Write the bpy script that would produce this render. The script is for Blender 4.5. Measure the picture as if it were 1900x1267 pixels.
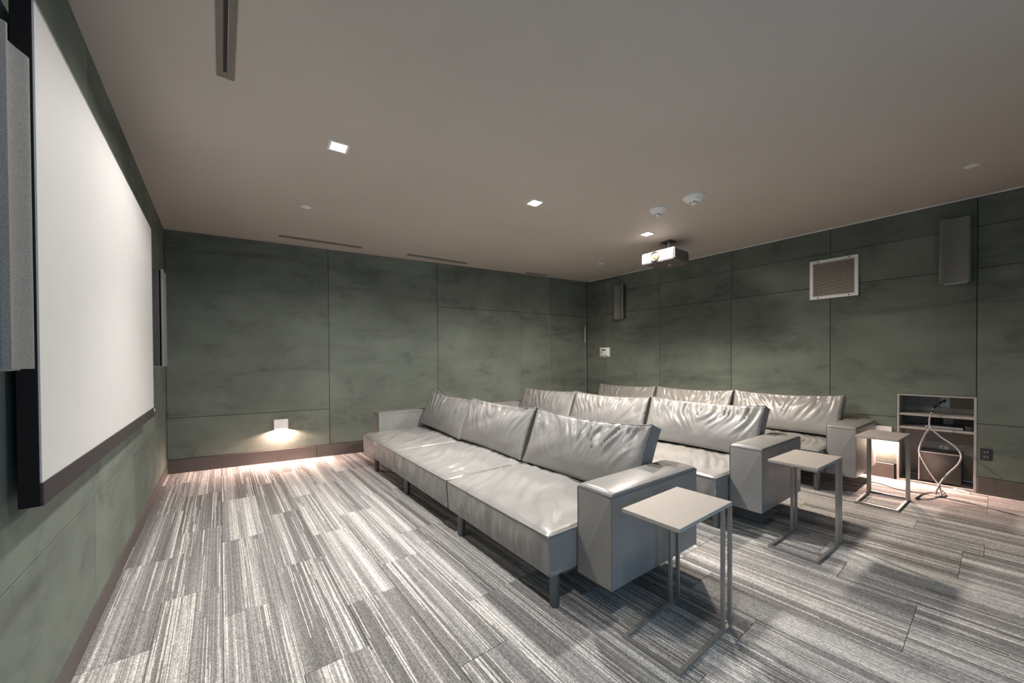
import bpy, bmesh, math, random
from mathutils import Vector, Matrix, noise

# ------------------------------------------------------------------ reset
for o in list(bpy.data.objects):
    bpy.data.objects.remove(o)
scene = bpy.context.scene
col = scene.collection
PI = math.pi

# ------------------------------------------------------------------ camera
CH = 1.1842
yaw, pitch, roll = 0.6592266, -0.0097503, -0.0057814
f = Vector((math.sin(yaw) * math.cos(pitch), math.cos(yaw) * math.cos(pitch), math.sin(pitch)))
r = Vector((math.cos(yaw), -math.sin(yaw), 0))
u = r.cross(f)
r2 = math.cos(roll) * r + math.sin(roll) * u
u2 = -math.sin(roll) * r + math.cos(roll) * u
cam = bpy.data.cameras.new('camera')
cam.sensor_width = 36.0
cam.lens = 700.0 / 1900.0 * 36.0
cam.shift_y = (676.428 - 633.5) / 1900.0
cam.clip_start = 0.02
camo = bpy.data.objects.new('camera', cam)
m = Matrix((r2, u2, -f)).transposed().to_4x4()
m.translation = (0, 0, CH)
camo.matrix_world = m
col.objects.link(camo)
scene.camera = camo

# ------------------------------------------------------------------ world, exposure
w = bpy.data.worlds.new('world')
scene.world = w
w.use_nodes = True
bg = w.node_tree.nodes['Background']
bg.inputs[0].default_value = (0.30, 0.63, 1.0, 1)
bg.inputs[1].default_value = 3.0
vs = scene.view_settings
vs.view_transform = 'Standard'
vs.look = 'None'
vs.exposure = 0.28
vs.gamma = 1.0
vs.use_curve_mapping = False
SPOT_W = (132.0, 232.0, 285.0, 54.0)
STEP_W = (85.0, 65.0)

# ------------------------------------------------------------------ room numbers
H = 2.6
X0, X1 = -0.452, 5.2405
YW, FW = 5.3443, -0.154188          # back wall line y = YW + x*tan(FW)
TF = math.tan(FW)
YR = -1.6                            # rear wall, behind the camera, with a doorway added for cool fill light


def yb(x):
    return YW + x * TF


# ------------------------------------------------------------------ helpers
def tag(o, label=None, cat=None, group=None, kind=None):
    if label: o['label'] = label
    if cat: o['category'] = cat
    if group: o['group'] = group
    if kind: o['kind'] = kind
    return o


def link(name, me, mat=None, parent=None, loc=None, rot=None):
    o = bpy.data.objects.new(name, me)
    if mat is not None and me is not None and not me.materials:
        me.materials.append(mat)
    col.objects.link(o)
    if parent is not None: o.parent = parent
    if loc is not None: o.location = loc
    if rot is not None: o.rotation_euler = rot
    return o


def empty(name, loc=(0, 0, 0), rz=0.0):
    o = bpy.data.objects.new(name, None)
    o.empty_display_size = 0.1
    o.location = loc
    o.rotation_euler = (0, 0, rz)
    col.objects.link(o)
    return o


def finish(bm, name, smooth=None):
    bmesh.ops.recalc_face_normals(bm, faces=bm.faces)
    me = bpy.data.meshes.new(name)
    bm.to_mesh(me)
    bm.free()
    if smooth is not None:
        for p in me.polygons: p.use_smooth = True
        me.set_sharp_from_angle(angle=math.radians(smooth))
    return me


def add_box(bm, x0, x1, y0, y1, z0, z1, mat=None):
    vs_ = [bm.verts.new(v) for v in ((x0, y0, z0), (x1, y0, z0), (x1, y1, z0), (x0, y1, z0),
                                     (x0, y0, z1), (x1, y0, z1), (x1, y1, z1), (x0, y1, z1))]
    if mat is not None:
        for v in vs_: v.co = mat @ v.co
    for q in ((0, 3, 2, 1), (4, 5, 6, 7), (0, 1, 5, 4), (1, 2, 6, 5), (2, 3, 7, 6), (3, 0, 4, 7)):
        bm.faces.new([vs_[i] for i in q])
    return vs_


def box_me(x0, x1, y0, y1, z0, z1, bev=0.0, seg=1, smooth=None, name='box'):
    bm = bmesh.new()
    add_box(bm, x0, x1, y0, y1, z0, z1)
    if bev > 0:
        bmesh.ops.bevel(bm, geom=list(bm.edges), offset=bev, segments=seg, profile=0.5, affect='EDGES')
    return finish(bm, name, smooth if smooth is not None else (40 if seg > 1 else None))


def box(name, x0, x1, y0, y1, z0, z1, mat, parent=None, bev=0.0, seg=1, loc=None, rot=None):
    return link(name, box_me(x0, x1, y0, y1, z0, z1, bev, seg, name=name), mat, parent, loc, rot)


def prism(pts, z0, z1, bm=None):
    """extrude a polygon given in the xy plane"""
    own = bm or bmesh.new()
    a = [own.verts.new((p[0], p[1], z0)) for p in pts]
    b = [own.verts.new((p[0], p[1], z1)) for p in pts]
    n = len(pts)
    own.faces.new(list(reversed(a)))
    own.faces.new(b)
    for i in range(n):
        own.faces.new((a[i], a[(i + 1) % n], b[(i + 1) % n], b[i]))
    return own


def add_tube(bm, pts, rad, seg=8, caps=True):
    pts = [Vector(p) for p in pts]
    rings = []
    prev = None
    for i, p in enumerate(pts):
        t = (pts[min(i + 1, len(pts) - 1)] - pts[max(i - 1, 0)]).normalized()
        if prev is None:
            a = Vector((0, 0, 1)) if abs(t.z) < 0.9 else Vector((1, 0, 0))
            nrm = t.cross(a).normalized()
        else:
            nrm = (prev - t * prev.dot(t)).normalized()
        prev = nrm
        bn = t.cross(nrm)
        rr = rad[i] if isinstance(rad, (list, tuple)) else rad
        rings.append([bm.verts.new(p + rr * (math.cos(2 * PI * k / seg) * nrm + math.sin(2 * PI * k / seg) * bn)) for k in range(seg)])
    for a, b in zip(rings, rings[1:]):
        for k in range(seg):
            bm.faces.new((a[k], a[(k + 1) % seg], b[(k + 1) % seg], b[k]))
    if caps:
        bm.faces.new(list(reversed(rings[0])))
        bm.faces.new(rings[-1])


def spline(pts, n=6):
    P = [Vector(p) for p in pts]
    P = [2 * P[0] - P[1]] + P + [2 * P[-1] - P[-2]]
    out = []
    for i in range(1, len(P) - 2):
        for k in range(n):
            t = k / n
            a, b, c, d = P[i - 1], P[i], P[i + 1], P[i + 2]
            out.append(0.5 * ((2 * b) + (c - a) * t + (2 * a - 5 * b + 4 * c - d) * t * t + (3 * b - a - 3 * c + d) * t ** 3))
    out.append(P[-2])
    return out


def tube_obj(name, pts, rad, mat, parent=None, seg=8, curve=0):
    bm = bmesh.new()
    add_tube(bm, spline(pts, curve) if curve else pts, rad, seg)
    return link(name, finish(bm, name, 50), mat, parent)


def lathe(prof, seg=28):
    bm = bmesh.new()
    rings = []
    for (rr, z) in prof:
        if rr < 1e-6:
            rings.append([bm.verts.new((0, 0, z))])
        else:
            rings.append([bm.verts.new((rr * math.cos(2 * PI * k / seg), rr * math.sin(2 * PI * k / seg), z)) for k in range(seg)])
    for a, b in zip(rings, rings[1:]):
        for k in range(seg):
            k2 = (k + 1) % seg
            if len(a) == 1 and len(b) == 1: continue
            if len(a) == 1: bm.faces.new((a[0], b[k], b[k2]))
            elif len(b) == 1: bm.faces.new((a[k], a[k2], b[0]))
            else: bm.faces.new((a[k], a[k2], b[k2], b[k]))
    return bm


def grid(bm, fn, nu, nv):
    g = [[bm.verts.new(fn(i / nu, j / nv)) for j in range(nv + 1)] for i in range(nu + 1)]
    for i in range(nu):
        for j in range(nv):
            bm.faces.new((g[i][j], g[i + 1][j], g[i + 1][j + 1], g[i][j + 1]))


def nz(x, y, z=0.0):
    return noise.noise(Vector((x, y, z)))


# ------------------------------------------------------------------ materials
class NT:
    def __init__(s, name):
        s.m = bpy.data.materials.new(name)
        s.m.use_nodes = True
        s.t = s.m.node_tree
        s.b = s.t.nodes['Principled BSDF']

    def n(s, typ, **kw):
        nd = s.t.nodes.new(typ)
        for k, v in kw.items(): setattr(nd, k, v)
        return nd

    def l(s, a, b): s.t.links.new(a, b)

    def math(s, op, a, b=None, c=None):
        nd = s.n('ShaderNodeMath', operation=op)
        for i, v in enumerate((a, b, c)):
            if v is None: continue
            if hasattr(v, 'links'): s.l(v, nd.inputs[i])
            else: nd.inputs[i].default_value = v
        return nd.outputs[0]

    def ramp(s, fac, stops):
        nd = s.n('ShaderNodeValToRGB')
        cr = nd.color_ramp
        while len(cr.elements) < len(stops): cr.elements.new(0.5)
        for e, (p, c) in zip(cr.elements, stops):
            e.position = p
            e.color = (*c, 1) if len(c) == 3 else c
        s.l(fac, nd.inputs[0])
        return nd.outputs[0]

    def mix(s, fac, a, b, blend='MIX'):
        nd = s.n('ShaderNodeMix', data_type='RGBA', blend_type=blend)
        for i, v in ((0, fac), (6, a), (7, b)):
            if hasattr(v, 'links'): s.l(v, nd.inputs[i])
            else: nd.inputs[i].default_value = v if i == 0 else (*v, 1)
        return nd.outputs[2]

    def noise(s, vec, scale, detail=4, rough=0.5, dist=0.0):
        nd = s.n('ShaderNodeTexNoise')
        nd.inputs['Scale'].default_value = scale
        nd.inputs['Detail'].default_value = detail
        nd.inputs['Roughness'].default_value = rough
        nd.inputs['Distortion'].default_value = dist
        if vec is not None: s.l(vec, nd.inputs['Vector'])
        return nd.outputs['Fac']

    def mapping(s, vec, scale=(1, 1, 1)):
        nd = s.n('ShaderNodeMapping')
        nd.inputs['Scale'].default_value = scale
        s.l(vec, nd.inputs['Vector'])
        return nd.outputs[0]

    def bump(s, h, strength, dist=0.01):
        nd = s.n('ShaderNodeBump')
        nd.inputs['Strength'].default_value = strength
        nd.inputs['Distance'].default_value = dist
        s.l(h, nd.inputs['Height'])
        s.l(nd.outputs[0], s.b.inputs['Normal'])


def flat(name, colr, rough=0.5, metal=0.0, spec=0.5, var=0.06, scale=40.0):
    """plain surface with a little procedural mottling"""
    t = NT(name)
    tc = t.n('ShaderNodeTexCoord').outputs['Object']
    nf = t.noise(tc, scale, 3)
    lo = tuple(max(0, c * (1 - var)) for c in colr)
    hi = tuple(min(1, c * (1 + var)) for c in colr)
    t.l(t.ramp(nf, [(0.3, lo), (0.7, hi)]), t.b.inputs['Base Color'])
    t.b.inputs['Roughness'].default_value = rough
    t.b.inputs['Metallic'].default_value = metal
    t.b.inputs['Specular IOR Level'].default_value = spec
    return t.m


def emit(name, colr, strength):
    t = NT(name)
    t.b.inputs['Base Color'].default_value = (*colr, 1)
    t.b.inputs['Emission Color'].default_value = (*colr, 1)
    t.b.inputs['Emission Strength'].default_value = strength
    return t.m


def suede():
    t = NT('green_suede')
    geo = t.n('ShaderNodeNewGeometry').outputs['Position']
    oi = t.n('ShaderNodeObjectInfo').outputs['Random']
    n1 = t.noise(geo, 1.5, 6, 0.60, 0.15)
    n2 = t.noise(t.mapping(geo, (1, 1, 1.7)), 2.6, 9, 0.66, 0.3)
    n3 = t.noise(geo, 160, 2, 0.6)
    base = t.ramp(n1, [(0.25, (0.128, 0.144, 0.120)), (0.50, (0.168, 0.190, 0.158)), (0.76, (0.212, 0.240, 0.200))])
    sm = t.ramp(n2, [(0.34, (0.55, 0.55, 0.56)), (0.45, (0.90, 0.90, 0.90)), (0.60, (1.0, 1.0, 1.0)), (0.75, (1.10, 1.10, 1.10))])
    c = t.mix(0.62, base, sm, 'MULTIPLY')
    n4 = t.noise(t.mapping(geo, (0.55, 0.55, 2.6)), 1.5, 5, 0.6, 0.8)
    st = t.ramp(n4, [(0.34, (0.70, 0.70, 0.71)), (0.47, (0.97, 0.97, 0.97)), (0.62, (1.05, 1.05, 1.05))])
    c = t.mix(0.8, c, st, 'MULTIPLY')
    nap = t.math('MULTIPLY_ADD', oi, 0.22, 0.89)
    nm = t.n('ShaderNodeCombineColor')
    for i in range(3): t.l(nap, nm.inputs[i])
    c = t.mix(1.0, c, nm.outputs[0], 'MULTIPLY')
    t.l(c, t.b.inputs['Base Color'])
    t.b.inputs['Roughness'].default_value = 0.85
    t.b.inputs['Specular IOR Level'].default_value = 0.15
    t.b.inputs['Sheen Weight'].default_value = 0.03
    t.b.inputs['Sheen Roughness'].default_value = 0.5
    t.bump(n3, 0.15, 0.002)
    return t.m


def carpet():
    t = NT('striped_carpet')
    oc = t.n('ShaderNodeTexCoord').outputs['Object']
    rnd = t.n('ShaderNodeObjectInfo').outputs['Random']
    sx = t.n('ShaderNodeSeparateXYZ')
    t.l(oc, sx.inputs[0])
    x, y = sx.outputs[0], sx.outputs[1]
    row = t.math('FLOOR', t.math('MULTIPLY', x, 250.0))           # tuft rows 4 mm apart
    r100 = t.math('MULTIPLY', rnd, 137.0)

    def vec(a, b, c):
        nd = t.n('ShaderNodeCombineXYZ')
        for i, v in enumerate((a, b, c)):
            if hasattr(v, 'links'): t.l(v, nd.inputs[i])
            else: nd.inputs[i].default_value = v
        return nd.outputs[0]

    wn = t.n('ShaderNodeTexWhiteNoise', noise_dimensions='3D')
    t.l(vec(row, r100, 0.0), wn.inputs['Vector'])
    # stripes that start and stop along the plank
    seg = t.math('FLOOR', t.math('MULTIPLY_ADD', y, 1.15, t.math('MULTIPLY', wn.outputs['Value'], 9.0)))
    wn2 = t.n('ShaderNodeTexWhiteNoise', noise_dimensions='3D')
    t.l(vec(row, seg, r100), wn2.inputs['Vector'])
    zone = t.noise(vec(t.math('MULTIPLY', x, 11.0), t.math('MULTIPLY', y, 0.25), r100), 1.0, 1, 0.5)
    clump = t.noise(vec(t.math('MULTIPLY', x, 17.0), t.math('MULTIPLY', y, 0.4), t.math('ADD', r100, 31.7)), 1.0, 1, 0.5)
    zv = t.math('ADD', t.math('MULTIPLY_ADD', t.math('SUBTRACT', zone, 0.5), 1.7, 0.46), t.math('MULTIPLY_ADD', wn.outputs['Value'], 0.46, -0.23))
    zv = t.math('ADD', zv, t.math('MULTIPLY_ADD', rnd, 0.36, -0.20))
    base = t.ramp(zv, [(0.10, (0.165, 0.156, 0.154)), (0.40, (0.245, 0.234, 0.230)), (0.70, (0.375, 0.360, 0.352)), (0.95, (0.56, 0.54, 0.525))])
    thr = t.math('MULTIPLY_ADD', t.math('SUBTRACT', clump, 0.5), -1.50, 0.83)
    ln = t.math('GREATER_THAN', wn2.outputs['Value'], thr)
    light = t.mix(wn.outputs['Value'], (0.52, 0.505, 0.49), (0.82, 0.79, 0.73))
    c = t.mix(t.math('MULTIPLY', ln, 0.82), base, light)
    # loop pile speckle
    sp = t.n('ShaderNodeTexWhiteNoise', noise_dimensions='3D')
    t.l(vec(row, t.math('FLOOR', t.math('MULTIPLY', y, 150.0)), r100), sp.inputs['Vector'])
    spk = t.math('MULTIPLY_ADD', sp.outputs['Value'], 0.62, 0.68)
    nm = t.n('ShaderNodeCombineColor')
    for i in range(3): t.l(spk, nm.inputs[i])
    c = t.mix(1.0, c, nm.outputs[0], 'MULTIPLY')
    t.l(c, t.b.inputs['Base Color'])
    t.b.inputs['Roughness'].default_value = 0.95
    t.b.inputs['Specular IOR Level'].default_value = 0.15
    t.bump(sp.outputs['Value'], 0.35, 0.004)
    return t.m


def leather(name='grey_leather', colr=(0.248, 0.239, 0.230), rough=0.34):
    t = NT(name)
    oc = t.n('ShaderNodeTexCoord').outputs['Object']
    n1 = t.noise(oc, 5, 4)
    n2 = t.noise(oc, 420, 2)
    n3 = t.noise(oc, 22, 3, 0.55, 0.5)
    lo = tuple(c * 0.90 for c in colr)
    hi = tuple(c * 1.08 for c in colr)
    t.l(t.ramp(n1, [(0.3, lo), (0.7, hi)]), t.b.inputs['Base Color'])
    t.b.inputs['Roughness'].default_value = rough
    t.b.inputs['Specular IOR Level'].default_value = 0.6
    hsum = t.math('ADD', t.math('MULTIPLY', n2, 0.12), n3)
    t.bump(hsum, 0.12, 0.01)
    return t.m


def ceiling_mat():
    t = NT('ceiling_paint')
    g = t.n('ShaderNodeNewGeometry').outputs['Position']
    n1 = t.noise(g, 1.1, 4)
    n2 = t.noise(g, 90, 2)
    t.l(t.ramp(n1, [(0.3, (0.55, 0.495, 0.442)), (0.7, (0.59, 0.532, 0.477))]), t.b.inputs['Base Color'])
    t.b.inputs['Roughness'].default_value = 0.6
    t.b.inputs['Specular IOR Level'].default_value = 0.3
    t.bump(n2, 0.08, 0.002)
    return t.m


M = dict(
    suede=suede(), carpet=carpet(), leather=leather(), ceiling=ceiling_mat(),
    piping=leather('leather_piping', (0.16, 0.155, 0.15), 0.45),
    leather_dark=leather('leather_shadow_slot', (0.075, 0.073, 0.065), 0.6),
    joint=flat('dark_joint', (0.025, 0.028, 0.024), 0.9),
    base=flat('brown_baseboard', (0.105, 0.086, 0.079), 0.55),
    screen=flat('screen_fabric', (0.58, 0.57, 0.56), 0.8, var=0.01, scale=8),
    black=flat('black_velvet', (0.014, 0.012, 0.013), 0.9, spec=0.2),
    rail=flat('charcoal_velvet', (0.055, 0.047, 0.047), 0.85, spec=0.2),
    edge=flat('screen_edge', (0.20, 0.19, 0.17), 0.6),
    grille=flat('speaker_cloth', (0.19, 0.187, 0.18), 0.9, scale=300, var=0.25),
    spk=flat('speaker_body', (0.055, 0.050, 0.050), 0.6),
    alu=flat('aluminium', (0.62, 0.62, 0.62), 0.35, 0.8),
    tabletop=flat('table_laminate', (0.40, 0.362, 0.330), 0.55, scale=120),
    steel=flat('brushed_steel', (0.36, 0.345, 0.325), 0.42, 0.55),
    leg=flat('sofa_leg_metal', (0.15, 0.155, 0.16), 0.4, 0.5),
    white=flat('white_plastic', (0.88, 0.87, 0.85), 0.45, var=0.02),
    shelf=flat('grey_laminate', (0.38, 0.36, 0.335), 0.55),
    plate=flat('black_plate', (0.030, 0.030, 0.032), 0.35),
    subw=flat('subwoofer_cloth', (0.050, 0.043, 0.040), 0.85, scale=250, var=0.2),
    proj_w=flat('projector_white', (0.20, 0.20, 0.22), 0.35, var=0.02),
    proj_d=flat('projector_dark', (0.15, 0.13, 0.125), 0.5),
    glass=flat('lens_glass', (0.050, 0.042, 0.028), 0.08, 0.0),
    proj_v=flat('projector_grille', (0.022, 0.023, 0.024), 0.5),
    cable=flat('grey_cable', (0.42, 0.39, 0.37), 0.4),
    cable_d=flat('black_cable', (0.022, 0.020, 0.020), 0.5),
    vent=flat('vent_louvre', (0.62, 0.55, 0.49), 0.5),
    red=flat('red_print', (0.55, 0.12, 0.10), 0.6),
    slot=flat('diffuser_dark', (0.030, 0.026, 0.026), 0.7),
    slotf=flat('diffuser_frame', (0.20, 0.175, 0.155), 0.5),
    lamp=emit('lamp_lens', (1.0, 0.97, 0.90), 40.0),
    steplens=emit('step_light_lens', (1.0, 0.86, 0.72), 14.0),
)

# ------------------------------------------------------------------ floor of carpet planks
TW, TL = 0.24, 0.925
random.seed(7)
bm = bmesh.new()
prism([(X0 - .1, YR - .5), (X1 + .45, YR - .5), (X1 + .45, yb(X1 + .45) + .1), (X0 - .1, yb(X0 - .1) + .1)], -0.08, -0.006, bm)
floor = link('floor', finish(bm, 'floor'), M['base'])
tag(floor, 'floor laid with striped grey carpet planks', None, None, 'structure')
phase = {0: 2.20, 1: 2.53, -1: 2.53, -2: 3.07, 2: 2.86, 3: 2.20, 9: 0.235, 10: 0.235, 11: 0.536, 13: 0.13, 14: 0.13}
tile_cache = {}
k0, k1 = math.floor(X0 / TW), math.ceil(X1 / TW)
for k in range(k0, k1 + 1):
    xa, xb = max(k * TW, X0), min((k + 1) * TW, X1)
    if xb - xa < 0.02: continue
    ph = phase.get(k, random.choice((0.0, 0.31, 0.62)) + 0.05)
    ytop = yb((xa + xb) / 2)
    j = math.floor((YR - ph) / TL)
    while ph + j * TL < ytop:
        ya, yc = max(ph + j * TL, YR), ph + (j + 1) * TL
        cut = yc > min(yb(xa), yb(xb)) - .002
        g = 0.0007
        j += 1
        if cut:                                # last plank trimmed along the skew back wall
            ye0, ye1 = min(yc, yb(xa)), min(yc, yb(xb))
            if max(ye0, ye1) - ya < .03: continue
            ox, oy = (xa + xb) / 2, ya
            bm = prism([(xa + g - ox, 0), (xb - g - ox, 0), (xb - g - ox, max(.01, ye1 - oy)), (xa + g - ox, max(.01, ye0 - oy))], -0.006, 0.0)
            link('carpet_tile', finish(bm, 'carpet_tile'), M['carpet'], floor, (ox, oy, 0))
            continue
        key = (round(xb - xa, 3), round(yc - ya, 3))
        if key not in tile_cache:
            tile_cache[key] = box_me(-(xb - xa) / 2 + g, (xb - xa) / 2 - g, g, yc - ya - g, -0.006, 0.0, 0.0012, 1, name='carpet_tile')
        dz = random.uniform(-0.0006, 0.0006)
        link('carpet_tile', tile_cache[key], M['carpet'], floor, ((xa + xb) / 2, ya, dz))

# ------------------------------------------------------------------ ceiling
bm = prism([(X0 - .15, YR), (X1 + .15, YR), (X1 + .15, yb(X1) + .15), (X0 - .15, yb(X0) + .15)], H, H + .12)
tag(link('ceiling', finish(bm, 'ceiling'), M['ceiling']), 'grey-brown painted ceiling', None, None, 'structure')

# ------------------------------------------------------------------ walls
PT = 0.012      # panel thickness
J = 0.0022      # half joint


def panel_poly(parent, pts, nrm_axis, fn, mat=M['suede'], name='wall_panel', bev=0.0018):
    """pts: outline (s, z); fn maps (s, depth, z) to world; depth 0 = face, PT = back"""
    bm = bmesh.new()
    a = [bm.verts.new(fn(s, 0.0, z)) for s, z in pts]
    b = [bm.verts.new(fn(s, PT, z)) for s, z in pts]
    n = len(pts)
    fa = bm.faces.new(a)
    bm.faces.new(list(reversed(b)))
    for i in range(n): bm.faces.new((a[i], b[i], b[(i + 1) % n], a[(i + 1) % n]))
    bmesh.ops.recalc_face_normals(bm, faces=bm.faces)
    bmesh.ops.bevel(bm, geom=list(fa.edges), offset=bev, segments=1, affect='EDGES')
    return link(name, finish(bm, name), mat, parent)


def rect(s0, s1, z0, z1, j=J):
    return [(s0 + j, z0 + j), (s1 - j, z0 + j), (s1 - j, z1 - j), (s0 + j, z1 - j)]


ZB, ZA, ZC, ZD = 0.147, 0.612, 1.972, 2.335
# left wall (the screen wall): faces +x
bm = bmesh.new()
add_box(bm, X0 - .15, X0 - PT, YR, yb(X0) + .1, -.05, H)
wl = tag(link('wall_left', finish(bm, 'wall_left'), M['joint']), 'green suede panelled wall carrying the projection screen', None, None, 'structure')
fl = lambda s, d, z: (X0 - d, s, z)
ys = [YR, -0.505, 0.495, 1.495, 2.495, 3.495, 4.495, yb(X0)]
for a, b in zip(ys, ys[1:]):
    for z0, z1 in ((0.10, 0.582), (0.582, 1.972), (1.972, H)):
        panel_poly(wl, rect(a, b, z0, z1), 0, fl)
bl = box('baseboard_left', X0 - PT, X0 + 0.003, YR, yb(X0) - .002, 0.0, 0.10, M['base'], None, 0.002)
tag(bl, 'brown baseboard under the screen wall', None, None, 'structure')

# back wall, skew: s runs along x, depth away from the room
cfw, sfw = math.cos(FW), math.sin(FW)
REC = {}


def fb_off(off):
    return lambda s, d, z: (s - sfw * (d + off), yb(s) + cfw * (d + off), z)


bm = prism([(X0 - .2, yb(X0 - .2) + PT + .03), (X1 + .2, yb(X1 + .2) + PT + .03), (X1 + .2, yb(X1 + .2) + .2), (X0 - .2, yb(X0 - .2) + .2)], -.05, H)
wb = tag(link('wall_back', finish(bm, 'wall_back'), M['joint']), 'green suede panelled wall with the concealed door', None, None, 'structure')
DL, DR, DT = 4.441, 5.216, 1.972
cols_b = [(X0, 1.092, 0.0), (1.092, 2.489, 0.002), (2.489, 3.868, 0.0), (3.868, DL, 0.026)]
for s0, s1, off in cols_b:
    F = fb_off(off)
    if s0 < 2:
        rows = ((ZB, 0.592), (0.592, H)) if s0 < 0 else ((ZB, H),)
    else:
        rows = ((ZB, DT), (DT, H))
    for z0, z1 in rows:
        panel_poly(wb, rect(s0, s1, z0, z1), 1, F)
panel_poly(wb, rect(DL, X1, DT, H), 1, fb_off(0.026))
panel_poly(wb, rect(DR, X1, 0.0, DT, 0.0005), 1, fb_off(0.026), M['joint'], 'door_jamb')
# concealed door
F = fb_off(0.026)
bm = bmesh.new()
a = [bm.verts.new(F(s, 0.0, z)) for s, z in rect(DL, DR, 0.012, DT, 0.004)]
b = [bm.verts.new(F(s, .022, z)) for s, z in rect(DL, DR, 0.012, DT, 0.004)]
bm.faces.new(a); bm.faces.new(list(reversed(b)))
for i in range(4): bm.faces.new((a[i], b[i], b[(i + 1) % 4], a[(i + 1) % 4]))
door = tag(link('door_1', finish(bm, 'door_1'), M['suede']), 'flush door covered in the same green suede as the wall', None, None, 'structure')
hx = 5.166
bm = bmesh.new()
add_tube(bm, [F(hx, -.035, 1.50), F(hx, -.035, 1.78)], 0.009, 10)
for z in (1.54, 1.74): add_tube(bm, [F(hx, -.035, z), F(hx, 0.0, z)], 0.006, 8)
tag(link('door_handle', finish(bm, 'door_handle', 50), M['alu'], door), 'slim vertical metal pull bar')
bm = bmesh.new()
add_box(bm, -.007, .007, -.012, .01, 0.012, DT - .004, Matrix.Translation((*F(DR - .004, 0, 0)[:2], 0)) @ Matrix.Rotation(FW, 4, 'Z'))
tag(link('gap_light_strip', finish(bm, 'gap_light_strip'), M['alu'], door), 'pale metal strip standing in for light along the door edge gap')  # bright strip imitates light showing through the gap at the door edge
bm = bmesh.new()
add_box(bm, -.003, .003, -.003, .01, 0.012, DT - .004, Matrix.Translation((*F(DL + .002, 0, 0)[:2], 0)) @ Matrix.Rotation(FW, 4, 'Z'))
link('hinge_strip', finish(bm, 'hinge_strip'), M['alu'], door)
# baseboards of the back wall, in lengths
for i, (s0, s1, off) in enumerate(((X0 + .003, 0.942, 0.0), (0.945, 2.487, 0.004), (2.491, 3.866, 0.0), (3.87, DL - .004, 0.026))):
    F = fb_off(off)
    bm = bmesh.new()
    pts = [F(s0, -.012, 0)[:2], F(s1, -.012, 0)[:2], F(s1, PT, 0)[:2], F(s0, PT, 0)[:2]]
    prism(pts, 0.0, ZB - .002, bm)
    if i == 0: bbk = tag(link('baseboard_back', finish(bm, 'baseboard_back'), M['base']), 'dark brown baseboard below the back wall', None, None, 'structure')
    else: link('baseboard_length', finish(bm, 'baseboard_length'), M['base'], bbk)

# right wall: faces -x, with the equipment recess
NY0, NY1, NZ = 0.116, 0.609, 0.843
ND = 0.35
bm = bmesh.new()
ye = yb(X1) + .15
add_box(bm, X1 + PT, X1 + .15, YR, NY0, -.05, H)
add_box(bm, X1 + PT, X1 + .15, NY1, ye, -.05, H)
add_box(bm, X1 + PT, X1 + .15, NY0, NY1, NZ, H)
wr = tag(link('wall_right', finish(bm, 'wall_right'), M['joint']), 'green suede panelled wall behind the last sofa row', None, None, 'structure')
fr = lambda s, d, z: (X1 + d, s, z)
yr_s = [YR, -0.877, 0.118, 1.123, 2.123, 3.128, 4.13, yb(X1) + .02]
for a, b in zip(yr_s, yr_s[1:]):
    nic = abs(a - .118) < .01
    if nic:
        panel_poly(wr, [(NY1 + J, ZB + J), (b - J, ZB + J), (b - J, ZA - J), (NY1 + J, ZA - J)], 0, fr)
        panel_poly(wr, [(NY1 + J, ZA + J), (b - J, ZA + J), (b - J, ZC - J), (a + J, ZC - J), (a + J, NZ + J), (NY1 + J, NZ + J)], 0, fr)
    else:
        panel_poly(wr, rect(a, b, ZB, ZA), 0, fr)
        panel_poly(wr, rect(a, b, ZA, ZC), 0, fr)
    panel_poly(wr, rect(a, b, ZC, ZD), 0, fr)
    panel_poly(wr, rect(a, b, ZD, H - .012), 0, fr)
br = box('baseboard_right', X1 - .006, X1 + PT, NY1 + .02, yb(X1) - .01, 0.0, ZB - .002, M['base'], None, 0.002)
tag(br, 'brown baseboard of the wall behind the sofas', None, None, 'structure')
box('baseboard_length', X1 - .006, X1 + PT, YR, NY0 - .004, 0.0, ZB - .002, M['base'], br, 0.002)
t1 = box('trim_1', X1 - .004, X1 + PT, YR, yb(X1), H - .012, H - .0005, M['white'])
tag(t1, 'thin pale trim line between wall and ceiling', None, None, 'structure')

# rear wall behind the camera, unseen; its open doorway is added to cast cool blue light
RD0, RD1, RDZ = 0.45, 1.55, 2.05
bm = bmesh.new()
add_box(bm, X0 - .15, RD0, YR - .12, YR, -.05, H)
add_box(bm, RD1, X1 + .15, YR - .12, YR, -.05, H)
add_box(bm, RD0, RD1, YR - .12, YR, RDZ, H)
tag(link('wall_rear', finish(bm, 'wall_rear'), M['suede']), 'green suede wall behind the camera with a doorway added for cool light', None, None, 'structure')
pd_ = bpy.data.lights.new('fill_doorway_portal', 'AREA')
pd_.shape = 'RECTANGLE'
pd_.size, pd_.size_y = RD1 - RD0, RDZ
pd_.cycles.is_portal = True
po = bpy.data.objects.new('fill_doorway_portal', pd_)
col.objects.link(po)
po.location = ((RD0 + RD1) / 2, YR - .13, RDZ / 2)
po.rotation_euler = (PI / 2, 0, 0)

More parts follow.
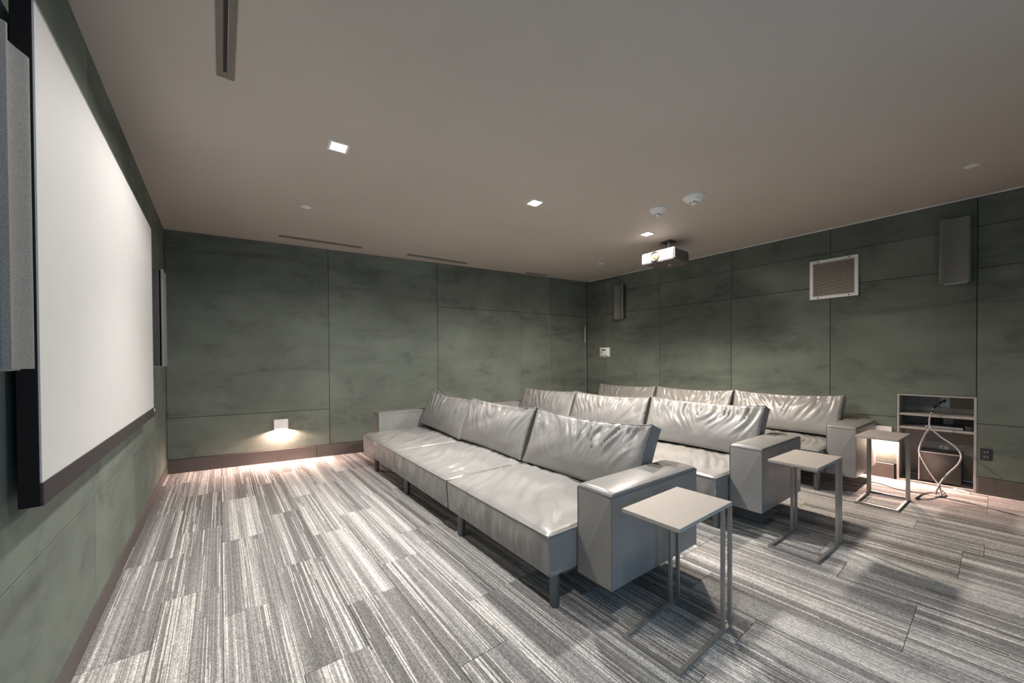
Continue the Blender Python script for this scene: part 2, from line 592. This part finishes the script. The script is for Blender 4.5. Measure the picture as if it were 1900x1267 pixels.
# ------------------------------------------------------------------ equipment recess (built-in shelf unit)
nc = tag(empty('shelf_unit', (X1, (NY0 + NY1) / 2, 0)), 'grey built-in open shelf unit set into the right wall', 'shelf')
W2 = (NY1 - NY0) / 2
S = M['shelf']
box('side_panel', -.004, ND, -W2, -W2 + .016, 0, NZ, S, nc, .001)
box('side_panel', -.004, ND, W2 - .016, W2, 0, NZ, S, nc, .001)
box('top_panel', -.004, ND, -W2 + .016, W2 - .016, NZ - .014, NZ, S, nc, .001)
box('shelf_board', 0.0, ND - .012, -W2 + .016, W2 - .016, .640, .660, S, nc, .001)
box('shelf_board', 0.0, ND - .012, -W2 + .016, W2 - .016, .512, .532, S, nc, .001)
box('back_panel', ND - .012, ND, -W2 + .016, W2 - .016, .02, NZ - .014, S, nc)
box('bottom_panel', -.004, ND - .012, -W2 + .016, W2 - .016, 0, .02, S, nc, .001)
XB = X1 + ND - .012


def wall_plate(name, label, y0, y1, z0, z1, mat, xb=XB, detail=None, cat='wall plate'):
    o = tag(empty(name, (xb, (y0 + y1) / 2, (z0 + z1) / 2)), label, cat)
    a, b = (y1 - y0) / 2, (z1 - z0) / 2
    box('cover', -.006, 0, -a, a, -b, b, mat, o, .0015)
    if detail: detail(o, a, b)
    return o


def one_port(o, a, b):
    box('port', -.009, -.005, -.0045, .0045, -.005, .006, M['spk'], o)


def sockets(mat):
    def fn(o, a, b):
        for sz in (-.42, .38):
            box('socket', -.0085, -.005, -a * .55, a * .55, sz * b - .013, sz * b + .013, M['spk'], o, .001)
            for sy in (-.26, .26):
                box('pin_hole', -.0095, -.008, sy * a - .0022, sy * a + .0022, sz * b - .004, sz * b + .005, mat, o)
    return fn


wall_plate('cable_plate', 'white wall plate with a black cable, top compartment of the shelf unit', .289, .350, .708, .806, M['white'], detail=one_port)
wall_plate('outlet_plate', 'dark double outlet plate behind the middle shelf of the shelf unit', .331, .409, .545, .600, M['plate'], detail=sockets(M['shelf']))
wall_plate('outlet_plate', 'white outlet plate at the back of the middle shelf, right of the dark one', .266, .328, .545, .600, M['white'], detail=one_port)
wall_plate('cable_plate', 'small white plate low on the recess back, above the subwoofer', .296, .357, .299, .330, M['white'], detail=one_port)
# flat media player on the middle shelf
mp = tag(empty('media_player', (X1 + .02, .31, .532)), 'flat black media player with silver front on the middle shelf', 'media player')
box('body', .006, .21, -.118, .118, .003, .028, M['plate'], mp, .002)
box('front_panel', 0, .006, -.116, .116, .005, .024, M['alu'], mp, .001)
for sx_ in (.03, .19):
    for sy_ in (-.1, .1): box('foot', sx_ - .008, sx_ + .008, sy_ - .008, sy_ + .008, 0, .003, M['plate'], mp)
pa = tag(empty('power_adapter', (X1 + .06, .163, .532)), 'black power adapter beside the media player', 'adapter')
box('body', -.03, .04, -.024, .022, 0, .042, M['plate'], pa, .004, 2)
box('plug_face', -.033, -.03, -.014, .012, .01, .032, M['spk'], pa)
# subwoofer
sw = tag(empty('subwoofer', (X1 + .02, .333, .02)), 'black cube subwoofer on the floor of the shelf unit', 'subwoofer')
box('cabinet', .018, .27, -.131, .131, .012, .285, M['plate'], sw, .004, 2)
box('grille', 0.0, .018, -.127, .127, .014, .280, M['subw'], sw, .004, 2)
box('top_edge', .0, .02, -.131, .131, .280, .288, M['shelf'], sw, .001)
box('side_edge', .0, .02, .127, .134, .012, .286, M['white'], sw, .001)
for sx_ in (.04, .24):
    for sy_ in (-.1, .1): box('foot', sx_ - .012, sx_ + .012, sy_ - .012, sy_ + .012, 0, .012, M['plate'], sw)
# cables
c1 = [(5.575, .314, .775), (5.45, .341, .761), (5.30, .365, .730), (5.17, .379, .674), (5.14, .388, .616), (5.14, .379, .553), (5.12, .319, .481),
      (5.08, .238, .418), (5.05, .197, .355), (5.0, .207, .282), (4.96, .271, .177), (4.92, .305, .107), (4.88, .324, .045), (4.86, .33, .008), (4.83, .313, .007), (4.90, .297, .007), (5.02, .290, .007)]
hc = tag(empty('hanging_cable', (4.88, .324, 0)), 'looped grey cable hanging from the white plate to the carpet', 'cable')
o = tube_obj('cable_run', c1, .0068, M['cable'], hc, 8, 6); o.location = (-4.88, -.324, 0)
o = tube_obj('plug_end', [(5.59, .314, .777), (5.52, .325, .772), (5.40, .350, .752), (5.30, .365, .730), (5.19, .377, .688)], .0074, M['cable_d'], hc, 8, 5); o.location = (-4.88, -.324, 0)
c2 = [(5.15, .383, .552), (5.13, .415, .485), (5.10, .443, .375), (5.06, .439, .312), (5.02, .399, .219), (4.97, .349, .133), (4.93, .315, .084), (4.885, .300, .03), (4.87, .29, .007), (4.95, .275, .007)]
tag(tube_obj('hanging_cable', c2, .0064, M['cable'], None, 8, 6), 'second grey strand bowing left in front of the subwoofer', 'cable')
pc = [(4.665, .419, .006), (4.806, .406, .006), (4.918, .367, .006), (4.94, .315, .012), (5.07, .298, .006), (5.12, .33, .006)]
pl = tag(empty('plug_cord', (4.66, .42, 0)), 'black plug and cord curled on the carpet by the shelf unit', 'cord')
o = tube_obj('cord', pc, .004, M['cable_d'], pl, 8, 6); o.location = (-4.66, -.42, 0)
o = tube_obj('plug', [(4.622, .421, .010), (4.675, .417, .010)], [.008, .011], M['cable_d'], pl, 8); o.location = (-4.66, -.42, 0)
o = tube_obj('cord', [(4.625, .421, .006), (4.674, .364, .005), (4.81, .319, .005), (4.88, .324, .006)], .003, M['cable_d'], pl, 8, 6); o.location = (-4.66, -.42, 0)
tag(tube_obj('thin_cord', [(4.941, .749, .004), (4.906, .655, .004), (4.837, .558, .004), (4.85, .475, .004), (4.88, .39, .004)], .003, M['cable_d'], None, 6, 6),
    'thin dark cord lying on the carpet behind the far side table', 'cord')
tag(tube_obj('white_cord', [(5.235, .245, .007), (5.222, .21, .007), (5.195, .177, .007), (5.15, .150, .007)], .006, M['white'], None, 8, 5),
    'short white cord on the carpet at the subwoofer corner', 'cord')

# black outlet right of the recess
wall_plate('wall_outlet', 'black double outlet on the green wall right of the shelf unit', .032, .098, .300, .402, M['plate'], X1,
           sockets(M['alu']), 'outlet')

# ------------------------------------------------------------------ return air grille
vt = tag(empty('return_vent', (X1, 1.097, 2.057)), 'white framed louvred return vent high on the right wall', 'vent')
a, b = .203, .212
fwd = .03
bm = bmesh.new()
for (y0, y1, z0, z1) in ((-a, a, b - fwd, b), (-a, a, -b, -b + fwd), (-a, -a + fwd, -b + fwd, b - fwd), (a - fwd, a, -b + fwd, b - fwd)):
    add_box(bm, -.014, 0, y0, y1, z0, z1)
link('frame', finish(bm, 'frame'), M['white'], vt)
box('backing', -.001, 0, -a + fwd, a - fwd, -b + fwd, b - fwd, M['slot'], vt)
lm = box_me(-.0075, .0075, -a + fwd, a - fwd, -.0016, .0016, name='louvre')
nl = 20
for i in range(nl):
    z = -b + fwd + (i + .5) * (2 * (b - fwd)) / nl
    link('louvre', lm, M['vent'], vt, (-.008, 0, z), (0, math.radians(-38), 0))
for yy in (-.13, .13):
    for zz in (-b + fwd / 2, b - fwd / 2):
        bm = lathe([(0, .003), (.006, .002), (.007, 0)], 10)
        link('screw', finish(bm, 'screw'), M['spk'], vt, (-.014, yy, zz), (0, -PI / 2, 0))

# ------------------------------------------------------------------ thermostat in guard
th = tag(empty('thermostat', (X1, 4.15, 1.325)), 'white thermostat in a clear guard on the wall by the corner', 'thermostat')
box('guard_base', -.012, 0, -.105, .105, -.08, .08, M['white'], th, .004, 2)
box('unit', -.045, -.012, -.07, .06, -.058, .066, M['white'], th, .006, 2)
box('display', -.047, -.045, -.045, .035, .028, .048, M['plate'], th)
box('button', -.048, -.045, .02, .035, -.01, .006, M['plate'], th)
box('latch', -.02, -.008, -.012, .012, -.092, -.078, M['white'], th, .002)


# ------------------------------------------------------------------ speakers with scooped fronts
def speaker(label, y0, y1, z0, z1, side, depth=.095, group='wall speakers'):
    """side +1: on the left wall facing +x, -1: on the right wall facing -x"""
    w_ = y1 - y0
    xw = X0 if side > 0 else X1
    o = tag(empty('wall_speaker', (xw, (y0 + y1) / 2, z0)), label, 'speaker', group)
    h_ = z1 - z0
    # body
    pts = [(0, -w_ * .49), (depth * .55, -w_ * .5), (depth * .80, -w_ * .5), (depth * .80, w_ * .5), (depth * .55, w_ * .5), (0, w_ * .49)]
    pts = [(side * x_, y_) for x_, y_ in pts]
    link('cabinet', finish(prism(pts, .006, h_ - .004), 'cabinet'), M['spk'], o)
    # grille: raised lips and a concave middle
    prof = []
    n = 22
    for i in range(n + 1):
        t = -1 + 2 * i / n
        if abs(t) > .86:
            e = (abs(t) - .86) / .14
            x_ = depth * (1 - .13 * e * e)
        else:
            x_ = depth * (1 - .20 * math.cos(t / .86 * PI / 2) ** 1.3)
        prof.append((side * x_, t * w_ * .5))
    pts = [(side * depth * .70, -w_ * .5)] + prof + [(side * depth * .70, w_ * .5)]
    me = finish(prism(pts, 0, h_), 'grille', 30)
    link('grille', me, M['grille'], o)
    box('bottom_plate', min(0, side * depth * .78), max(0, side * depth * .78), -w_ * .38, w_ * .38, -.004, .006, M['alu'], o)
    return o


speaker('tall grey wall speaker at the left edge of the photo, before the screen', 1.312, 1.455, 1.172, 1.925, 1)
speaker('dim tall wall speaker past the far end of the screen', 4.22, 4.42, 1.155, 1.955, 1)
speaker('small grey wall speaker near the back corner, above the thermostat', 3.72, 3.90, 1.862, 2.412, -1)
speaker('large grey wall speaker to the right of the return vent', .150, .335, 1.852, 2.425, -1)

# ------------------------------------------------------------------ projection screen
SD = .385            # distance of the screen face from the camera plane
SY0, SY1, SZ0, SZ1, SZB = 1.590, 3.795, .860, 2.166, .797
ps = tag(empty('projection_screen', (-SD, SY0, SZB)), 'large white projection screen with black edge on the left wall', 'screen')
lx = lambda v: v
w_ = SY1 - SY0
box('frame', -.042, -.004, 0, w_, 0, SZ1 - SZB, M['black'], ps, .0015)
box('screen_surface', -.004, 0, .003, w_ - .006, SZ0 - SZB, SZ1 - SZB - .006, M['screen'], ps)
box('bottom_rail', -.004, .003, 0.0, w_, 0, SZ0 - SZB, M['rail'], ps, .001)
box('top_edge', -.005, .001, 0, w_, SZ1 - SZB - .006, SZ1 - SZB, M['edge'], ps)
box('side_edge', -.005, .001, w_ - .006, w_, SZ0 - SZB, SZ1 - SZB - .006, M['edge'], ps)
bm = lathe([(0, .006), (.011, .004), (.012, 0)], 14)
link('end_knob', finish(bm, 'end_knob', 50), M['alu'], ps, (.003, w_ - .02, .045), (0, PI / 2, 0))
for yy in (.4, w_ - .4):
    for zz in (.25, SZ1 - SZB - .25):
        box('bracket', X0 + SD, -.042, yy - .03, yy + .03, zz - .02, zz + .02, M['black'], ps)


# ------------------------------------------------------------------ ceiling fittings
def downlight(x, y, label, power, colr=(1.0, .965, .915), beam=(170, .40), core=.65, rz=FW / 2):
    o = tag(empty('downlight', (x, y, H), rz), label, 'downlight', 'recessed square downlights')
    bm = bmesh.new()
    s, t_ = .062, .046
    for (x0, x1, y0, y1) in ((-s, s, t_, s), (-s, s, -s, -t_), (-s, -t_, -t_, t_), (t_, s, -t_, t_)):
        add_box(bm, x0, x1, y0, y1, -.006, 0)
    link('trim_ring', finish(bm, 'trim_ring'), M['white'], o)
    box('lens', -t_, t_, -t_, t_, -.003, -.0005, M['lamp'], o)
    # a bright core beam and the wide spill around it
    for nm, en, size, blend in (('downlight_core', power * core, 100, .85), ('downlight_spill', power * .60, beam[0], beam[1])):
        if en <= 0: continue
        ld = bpy.data.lights.new(nm, 'SPOT')
        ld.energy = en
        ld.color = colr
        ld.spot_size = math.radians(size)
        ld.spot_blend = blend
        ld.shadow_soft_size = .07
        lo = bpy.data.objects.new(nm, ld)
        col.objects.link(lo)
        lo.parent = o
        lo.location = (0, 0, -.042)
    return o


downlight(.633, 2.666, 'glaring square downlight nearest the projection screen', SPOT_W[0])
downlight(2.245, 2.552, 'glaring square downlight in the middle of the ceiling', SPOT_W[1], beam=(167, .75))
downlight(3.800, 2.420, 'glaring square downlight just in front of the projector', SPOT_W[2], (1.0, .87, .73), (168, .72))
downlight(.630, .400, 'square downlight nearest the camera, between the screen wall and the first side table', SPOT_W[3], core=.3)


def sprinkler(x, y, label):
    bm = lathe([(0, -.006), (.036, -.006), (.042, -.003), (.042, 0), (0, 0)], 24)
    o = link('sprinkler_cover', finish(bm, 'sprinkler_cover', 40), M['white'], None, (x, y, H))
    tag(o, label, 'sprinkler cover', 'concealed sprinkler covers')


sprinkler(.639, 3.879, 'small white ceiling disc nearest the screen wall')
sprinkler(4.422, 3.570, 'small white ceiling disc near the back corner')
sprinkler(4.394, .128, 'white ceiling disc at the right edge, above the large speaker')


def smoke(x, y, rad, label, mark):
    o = tag(empty('smoke_detector', (x, y, H)), label, 'smoke detector', 'ceiling detectors')
    k = rad
    link('base', finish(lathe([(0, 0), (k, 0), (k, -.014), (k * .93, -.020), (0, -.020)], 30), 'base', 40), M['white'], o)
    link('housing', finish(lathe([(0, -.02), (k * .90, -.02), (k * .80, -.034), (k * .55, -.046), (k * .42, -.050), (0, -.050)], 30), 'housing', 40), M['white'], o)
    link('sensor_cap', finish(lathe([(0, -.050), (k * .34, -.050), (k * .30, -.066), (k * .2, -.074), (0, -.075)], 24), 'sensor_cap', 40), M['white'], o)
    for i in range(5):
        a_ = 2 * PI * i / 5
        box('sensor_slot', k * .30, k * .345, -.006, .006, -.062, -.054, M['plate'], o, 0, 1, None, (0, 0, a_))
    if mark:
        bm = bmesh.new()
        for q in range(3): add_box(bm, -.001, .001, -.012 + q * .009, -.006 + q * .009, -.003, .003)
        link('red_mark', finish(bm, 'red_mark'), M['red'], o, (-k * .72 * .61, -k * .72 * .79, -.040), (0, .9, .92))
    return o


smoke(3.251, 1.960, .078, 'smaller white smoke detector above the projector', False)
smoke(3.257, 1.623, .092, 'larger white smoke detector with red print', True)


def diffuser(label, p0, p1, width):
    p0, p1 = Vector(p0), Vector(p1)
    d = p1 - p0
    L = d.length
    o = tag(empty('slot_diffuser', (p0.x, p0.y, H), math.atan2(d.y, d.x)), label, 'air diffuser', 'linear ceiling diffusers')
    hw = width / 2
    box('flange', 0, L, hw * .28, hw, -.006, 0, M['slotf'], o, .001)
    box('flange', 0, L, -hw, -hw * .22, -.006, 0, M['slotf'], o, .001)
    box('end_cap', 0, .05, -hw * .22, hw * .28, -.005, 0, M['slotf'], o)
    box('end_cap', L - .05, L, -hw * .22, hw * .28, -.005, 0, M['slotf'], o)
    box('slot', .05, L - .05, -hw * .22, hw * .28, -.0015, 0, M['slot'], o)
    box('blade', .05, L - .05, -hw * .21, -hw * .16, -.007, -.001, M['alu'], o)
    return o


diffuser('near slot diffuser running off the top edge of the photo', (.035, 1.30, 0), (.038, 2.358, 0), .070)
diffuser('slot diffuser along the back wall, above the low wall light', (.536, 4.93, 0), (1.404, 4.838, 0), .065)
diffuser('slot diffuser along the back wall, middle of the three', (1.973, 4.785, 0), (2.842, 4.722, 0), .065)
diffuser('short slot diffuser along the back wall before the concealed door', (3.90, 4.66, 0), (4.29, 4.60, 0), .065)

# ------------------------------------------------------------------ projector on ceiling bracket
pj = tag(empty('projector', (4.03, 2.43, 2.33)), 'white-fronted projector hung from the ceiling, facing the screen', 'projector')
bm = bmesh.new()
pts = [(.02, -.205), (.30, -.205), (.42, -.15), (.455, -.06), (.455, .06), (.42, .15), (.30, .205), (.02, .205)]
prism(pts, 0.0, .118, bm)
bmesh.ops.bevel(bm, geom=[e for e in bm.edges], offset=.010, segments=2, affect='EDGES')
link('housing', finish(bm, 'housing', 35), M['proj_d'], pj)
bm = bmesh.new()
prism([(-.008, -.205), (.03, -.212), (.03, .212), (-.008, .205)], -.004, .124, bm)
bmesh.ops.bevel(bm, geom=[e for e in bm.edges], offset=.010, segments=2, affect='EDGES')
link('front_panel', finish(bm, 'front_panel', 35), M['proj_w'], pj)
ry = (0, -PI / 2, 0)
link('lens_ring', finish(lathe([(.058, 0), (.058, .012), (.052, .018), (.044, .012), (.040, -.004)], 28), 'lens_ring', 40), M['proj_v'], pj, (-.008, .03, .062), ry)
link('lens', finish(lathe([(0, .016), (.020, .013), (.034, .006), (.041, -.002)], 28), 'lens', 40), M['glass'], pj, (-.008, .03, .062), ry)
gm = box_me(-.004, .001, -.0035, .0035, -.040, .040, name='grille_slat')
for i in range(9): link('grille_slat', gm, M['proj_w'], pj, (-.009, -.085 - i * .0125, .058))
box('grille_recess', -.0095, -.007, -.192, -.078, .016, .100, M['proj_v'], pj)
box('foot', .25, .27, -.01, .01, -.012, .001, M['white'], pj)
bk = box('ceiling_plate', .17, .31, -.07, .07, .262, .27, M['spk'], pj, .002)
tube_obj('post', [(.24, 0, .262), (.24, 0, .15)], .016, M['alu'], pj, 10)
box('bracket_head', .19, .29, -.05, .05, .128, .152, M['spk'], pj, .003)
for sx_ in (.08, .38):
    for sy_ in (-.15, .15):
        tube_obj('bracket_arm', [(.24 + (sx_ - .24) * .3, sy_ * .3, .142), (sx_, sy_, .140), (sx_, sy_, .112)], .007, M['alu'], pj, 6)


# ------------------------------------------------------------------ low wall lights
def step_light(label, fn, ang, power):
    """fn: point on the wall face; ang: rotation so that local -y points into the room"""
    o = tag(empty('step_light', fn, ang), label, 'wall light', 'low wall lights')
    box('face_plate', -.073, .073, -.036, -.030, -.045, .070, M['white'], o, .002)
    box('body', -.066, .066, -.030, 0, -.018, .062, M['white'], o, .002)
    for sg in (-1, 1):
        box('cheek', min(sg * .060, sg * .066), max(sg * .060, sg * .066), -.030, 0, -.056, -.018, M['white'], o)
    box('lens', -.056, .056, -.028, -.004, -.022, -.018, M['steplens'], o)
    ld = bpy.data.lights.new('step_glow', 'POINT')
    ld.shadow_soft_size = .010
    ld.energy = power
    ld.color = (1.0, .68, .57)
    lo = bpy.data.objects.new('step_glow', ld)
    col.objects.link(lo)
    lo.parent = o
    lo.location = (0, -.017, -.037)
    return o


sxl = .574
step_light('small square white wall light glowing above the back baseboard', (sxl + sfw * 0, yb(sxl), .437), FW, STEP_W[0])
step_light('small square white wall light behind the far side table', (X1, .714, .447), -PI / 2, STEP_W[1])


# ------------------------------------------------------------------ sofas
SW, SDp = 1.052, .915          # seat module width and depth
ZS0, ZS1 = .165, .358


def seat_mesh(seed):
    rnd = random.Random(seed)
    s1, s2 = rnd.uniform(0, 90), rnd.uniform(0, 90)
    g = .008
    wd = SW - 2 * g
    bm = bmesh.new()

    def bulge(v): return math.sin(PI * max(0, min(1, v))) ** .55 if 0 < v < 1 else 0.0

    def edge(u):                           # small inward pinch of front bottom edge
        return .010 * math.sin(PI * u)

    def top(a, b_):                        # a along x (0 front), b along y
        x = a * SDp
        fold = 0.0
        e = min(1, a * 5, (1 - a) * 5) * min(1, b_ * 8, (1 - b_) * 8)
        q = nz(a * 1.5 + b_ * 1.6 + s1, b_ * 12.0 - a * 6.5 + 2.0 * nz(a * 2, b_ * 2, s2) + s2, .3)
        q = 1 - abs(q) * 2.3
        fold = .023 * max(0, q) * e * (.35 + .65 * min(1, max(0, .9 - a)))
        z = ZS1 + .040 * (bulge(min(1, a * 1.02)) ** .55) * bulge(b_) ** .45 - fold + .004 * nz(a * 4 + s2, b_ * 4, 1.0) * e
        return (x, g + b_ * wd, z)

    def front(a, b_):                      # a along z (0 bottom), b along y
        z = ZS0 + a * (ZS1 - ZS0)
        e = math.sin(PI * a) ** 1.1 if 0 < a < 1 else 0
        q = nz(b_ * 21 + s1, a * 1.4 + s2, .7)
        eb = min(1, b_ * 14, (1 - b_) * 14)
        return (eb * (-.012 * e - .021 * e * q) + .012 * (1 - a), g + b_ * wd, z)

    grid(bm, top, 44, 76)
    grid(bm, front, 8, 84)
    sd = lambda yv, sg: (lambda a, b_: ((1 - a) * .012 * (1 - b_) + b_ * SDp, yv + sg * .006 * math.sin(PI * a) * math.sin(PI * b_), ZS0 + a * (ZS1 - ZS0)))
    grid(bm, sd(g, -1), 6, 10)
    grid(bm, sd(g + wd, 1), 6, 10)
    grid(bm, lambda a, b_: (SDp, g + b_ * wd, ZS0 + a * (ZS1 - ZS0)), 1, 4)
    grid(bm, lambda a, b_: (.012 + a * (SDp - .012), g + b_ * wd, ZS0), 2, 4)
    bmesh.ops.remove_doubles(bm, verts=bm.verts, dist=.0015)
    return finish(bm, 'seat', 38)


def seat_piping():
    bm = bmesh.new()
    g = .008
    add_tube(bm, [(SDp * .98, g, ZS1), (0.012, g, ZS1), (0, g + .01, ZS1), (-.001, SW / 2, ZS1), (0, SW - g - .01, ZS1), (.012, SW - g, ZS1), (SDp * .98, SW - g, ZS1)], .0038, 6)
    return finish(bm, 'piping', 60)


CW, CHT, CT = 1.044, .436, .100        # back cushion width, height, edge thickness


def cushion_mesh(seed):
    rnd = random.Random(seed)
    s1, s2 = rnd.uniform(0, 90), rnd.uniform(0, 90)
    sag = rnd.uniform(.026, .038)
    bm = bmesh.new()

    def outline(u_, v):                    # pillow outline: top and sides drawn in between the corners
        y = (u_ - .5) * CW
        z = v * CHT
        y -= (u_ - .5) * .026 * math.sin(PI * v)
        z -= sag * math.sin(PI * u_) ** .62 * v
        z += .006 * math.sin(PI * u_) * (1 - v)
        return y, z

    def face(sg, amp):
        def fn(u_, v):
            y, z = outline(u_, v)
            bu = (max(0, math.sin(PI * u_)) ** .42) * (max(0, math.sin(PI * v)) ** .55)
            e = min(1, u_ * 12, (1 - u_) * 12) * min(1, v * 7, (1 - v) * 14)
            sk = u_ * 21 + (v - .5) * (3.2 if u_ < .5 else -3.2) + 1.5 * nz(u_ * 3, v * 2, s1)
            q = nz(sk + s1, v * 1.5 + s2, .2)
            q = (1 - min(1, abs(q) * 2.4))
            topw = min(1, max(0, v - .22) * 1.5)
            fold = amp * q * e * topw
            sk2 = u_ * 6 + v * 5
            low = .006 * nz(sk2 * .6 + s2, v * 2.5 + u_ * 2 + s1, .9) * e
            x = sg * (CT / 2 + (.052 if sg < 0 else .03) * bu - fold + low)
            return (x, y, z)
        return fn

    grid(bm, face(-1, .020), 84, 30)
    grid(bm, face(1, .008), 32, 13)
    # edge band

    def per(t):
        if t < .25: return outline(t * 4, 0)
        if t < .5: return outline(1, (t - .25) * 4)
        if t < .75: return outline(1 - (t - .5) * 4, 1)
        return outline(0, 1 - (t - .75) * 4)

    def band(a, b_):
        y, z = per(min(a, .99999))
        cy_, cz_ = 0, CHT / 2
        wob = .004 * nz(a * 60 + s1, b_ * 2, .4) * math.sin(PI * b_)
        n_ = Vector((y / CW * 2, (z - cz_) / CHT * 2)).normalized()
        return (-CT / 2 + b_ * CT, y + n_.x * wob, z + n_.y * wob)

    grid(bm, band, 192, 4)
    bmesh.ops.remove_doubles(bm, verts=bm.verts, dist=.003)
    return finish(bm, 'back_cushion', 42)


def cushion_piping():
    bm = bmesh.new()
    sag = .032
    P = []
    n = 20
    for i in range(n + 1): P.append((i / n, 0))
    for i in range(1, 9): P.append((1, i / 8))
    for i in range(1, n + 1): P.append((1 - i / n, 1))
    for i in range(1, 9): P.append((0, 1 - i / 8))
    pts = []
    for u_, v in P:
        y = (u_ - .5) * CW - (u_ - .5) * .026 * math.sin(PI * v)
        z = v * CHT - sag * math.sin(PI * u_) ** .62 * v + .006 * math.sin(PI * u_) * (1 - v)
        pts.append((-CT / 2, y, z))
    add_tube(bm, pts, .0034, 6)
    return finish(bm, 'piping', 60)


def arm_mesh():
    bm = bmesh.new()
    # cross-section in y-z: padded crown on a straight box
    wv, zt, zb = .205, .566, .140
    sec = [(0, zb), (wv, zb), (wv, zt), (wv - .004, zt + .012), (wv - .018, zt + .017), (wv * .75, zt + .021), (wv / 2, zt + .022), (wv * .25, zt + .021), (.018, zt + .017), (.004, zt + .012), (0, zt)]
    L = .745
    st = [(0, 0), (.004, .5), (.014, .85), (.03, 1.0), (L * .35, 1.04), (L * .65, 1.04), (L - .03, 1.0), (L - .014, .85), (L - .004, .5), (L, 0)]
    rings = []
    for x, k in st:
        rings.append([bm.verts.new((x, y, zt + (z - zt) * k if z > zt else z)) for y, z in sec])
    for a_, b_ in zip(rings, rings[1:]):
        for i in range(len(sec)):
            j = (i + 1) % len(sec)
            bm.faces.new((a_[i], a_[j], b_[j], b_[i]))
    bm.faces.new(rings[0]); bm.faces.new(list(reversed(rings[-1])))
    bmesh.ops.remove_doubles(bm, verts=bm.verts, dist=.0005)
    return finish(bm, 'armrest', 42)


def arm_piping():
    bm = bmesh.new()
    L, wv, zt = .745, .205, .565
    add_tube(bm, [(0, 0, zt), (0, wv, zt), (L, wv, zt), (L, 0, zt), (0, 0, zt)], .003, 6)
    for y in (0, wv): add_tube(bm, [(0, y, .142), (0, y, zt)], .0026, 6)
    return finish(bm, 'piping', 60)


pip_seat, pip_cush, arm_me, pip_arm = seat_piping(), cushion_piping(), arm_mesh(), arm_piping()
leg_me = finish(lathe([(0, 0), (.021, 0), (.0235, .004), (.025, .160), (.025, .166), (0, .166)], 16), 'leg', 40)
slot_me = box_me(-.065, .065, -.040, .036, 0, .0012, name='cushion_pocket')
GAP = .004


def sofa(label, ox, oy, rz, seed, wob):
    o = tag(empty('sofa', (ox, oy, 0), rz), label, 'sofa', 'three-seat leather sofas in rows')
    for i in range(3):
        s = link('seat', seat_mesh(seed + i), M['leather'], o, (0, i * SW, 0))
        link('piping', pip_seat, M['piping'], s)
    for i in range(3):
        tx, tz, tw = wob[i]
        c = link('back_cushion', cushion_mesh(seed + 10 + i), M['leather'], o,
                 (.706, SW * (i + .5) + tw - .008, .378 + tz), (tx, math.radians(21.5), 0))
        link('piping', pip_cush, M['piping'], c)
    for y in (-.205 - GAP, 3 * SW + GAP):
        a_ = link('armrest', arm_me, M['leather'], o, (.187, y, 0))
        link('piping', pip_arm, M['piping'], a_)
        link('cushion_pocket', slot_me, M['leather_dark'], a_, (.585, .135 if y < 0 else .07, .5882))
    for y in (.035, .96, 1.96, 2.85):
        for x in (.065, .84): link('leg', leg_me, M['leg'], o, (x, y, 0))
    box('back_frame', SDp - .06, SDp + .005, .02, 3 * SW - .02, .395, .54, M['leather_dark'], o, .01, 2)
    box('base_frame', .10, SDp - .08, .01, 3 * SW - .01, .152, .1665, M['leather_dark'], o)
    return o


RZ = -.0232
sofa('leather sofa in the first row, nearest the screen', 1.203, 1.278, RZ, 11,
     ((0, 0, 0), (.012, .004, .02), (.040, .018, -.035)))
sofa('leather sofa in the middle row', 2.705, 1.190, RZ, 41,
     ((.006, .008, 0), (-.006, 0, .01), (.004, -.002, .02)))
sofa('leather sofa in the last row, against the right wall', 4.210, .975, RZ, 71,
     ((-.004, .014, .01), (.0, .006, .02), (-.004, 0, .04)))


# ------------------------------------------------------------------ side tables
def bar(bm, p, q, t_=.0075):
    x0, x1 = sorted((p[0], q[0])); y0, y1 = sorted((p[1], q[1])); z0, z1 = sorted((p[2], q[2]))
    add_box(bm, x0 - t_, x1 + t_, y0 - t_, y1 + t_, z0 - t_, z1 + t_)


TX, TY, TZ, TT = .445, .256, .556, .016
top_me = box_me(0, TX, 0, TY, TZ - TT, TZ, .001, name='table_top')
t_ = .0075
rails = {}
for nm, p, q in (('bx0', (t_, t_, t_), (TX - t_, t_, t_)), ('bx1', (t_, TY - t_, t_), (TX - t_, TY - t_, t_)),
                 ('by0', (t_, 3 * t_, t_), (t_, TY - 3 * t_, t_)), ('by1', (TX - t_, 3 * t_, t_), (TX - t_, TY - 3 * t_, t_))):
    bm = bmesh.new(); bar(bm, p, q); rails[nm] = finish(bm, 'base_rail')
bm = bmesh.new(); bar(bm, (0, 0, 3 * t_), (0, 0, TZ - TT - t_)); upr = finish(bm, 'upright')


def side_table(label, x, y, rz):
    o = tag(empty('side_table', (x, y, 0), rz), label, 'table', 'small square side tables')
    link('table_top', top_me, M['tabletop'], o)
    for k_ in rails: link('base_rail', rails[k_], M['steel'], o)
    for px in (TX - t_, TX - .075):
        for py in (t_, TY - t_): link('upright', upr, M['steel'], o, (px, py, 0))
    return o


side_table('side table beside the first-row sofa, nearest the camera', 1.342, .722, -.004)
side_table('side table beside the middle-row sofa', 2.712, .634, -.047)
side_table('side table beside the last-row sofa, in front of the low wall light', 4.120, .470, -.045)
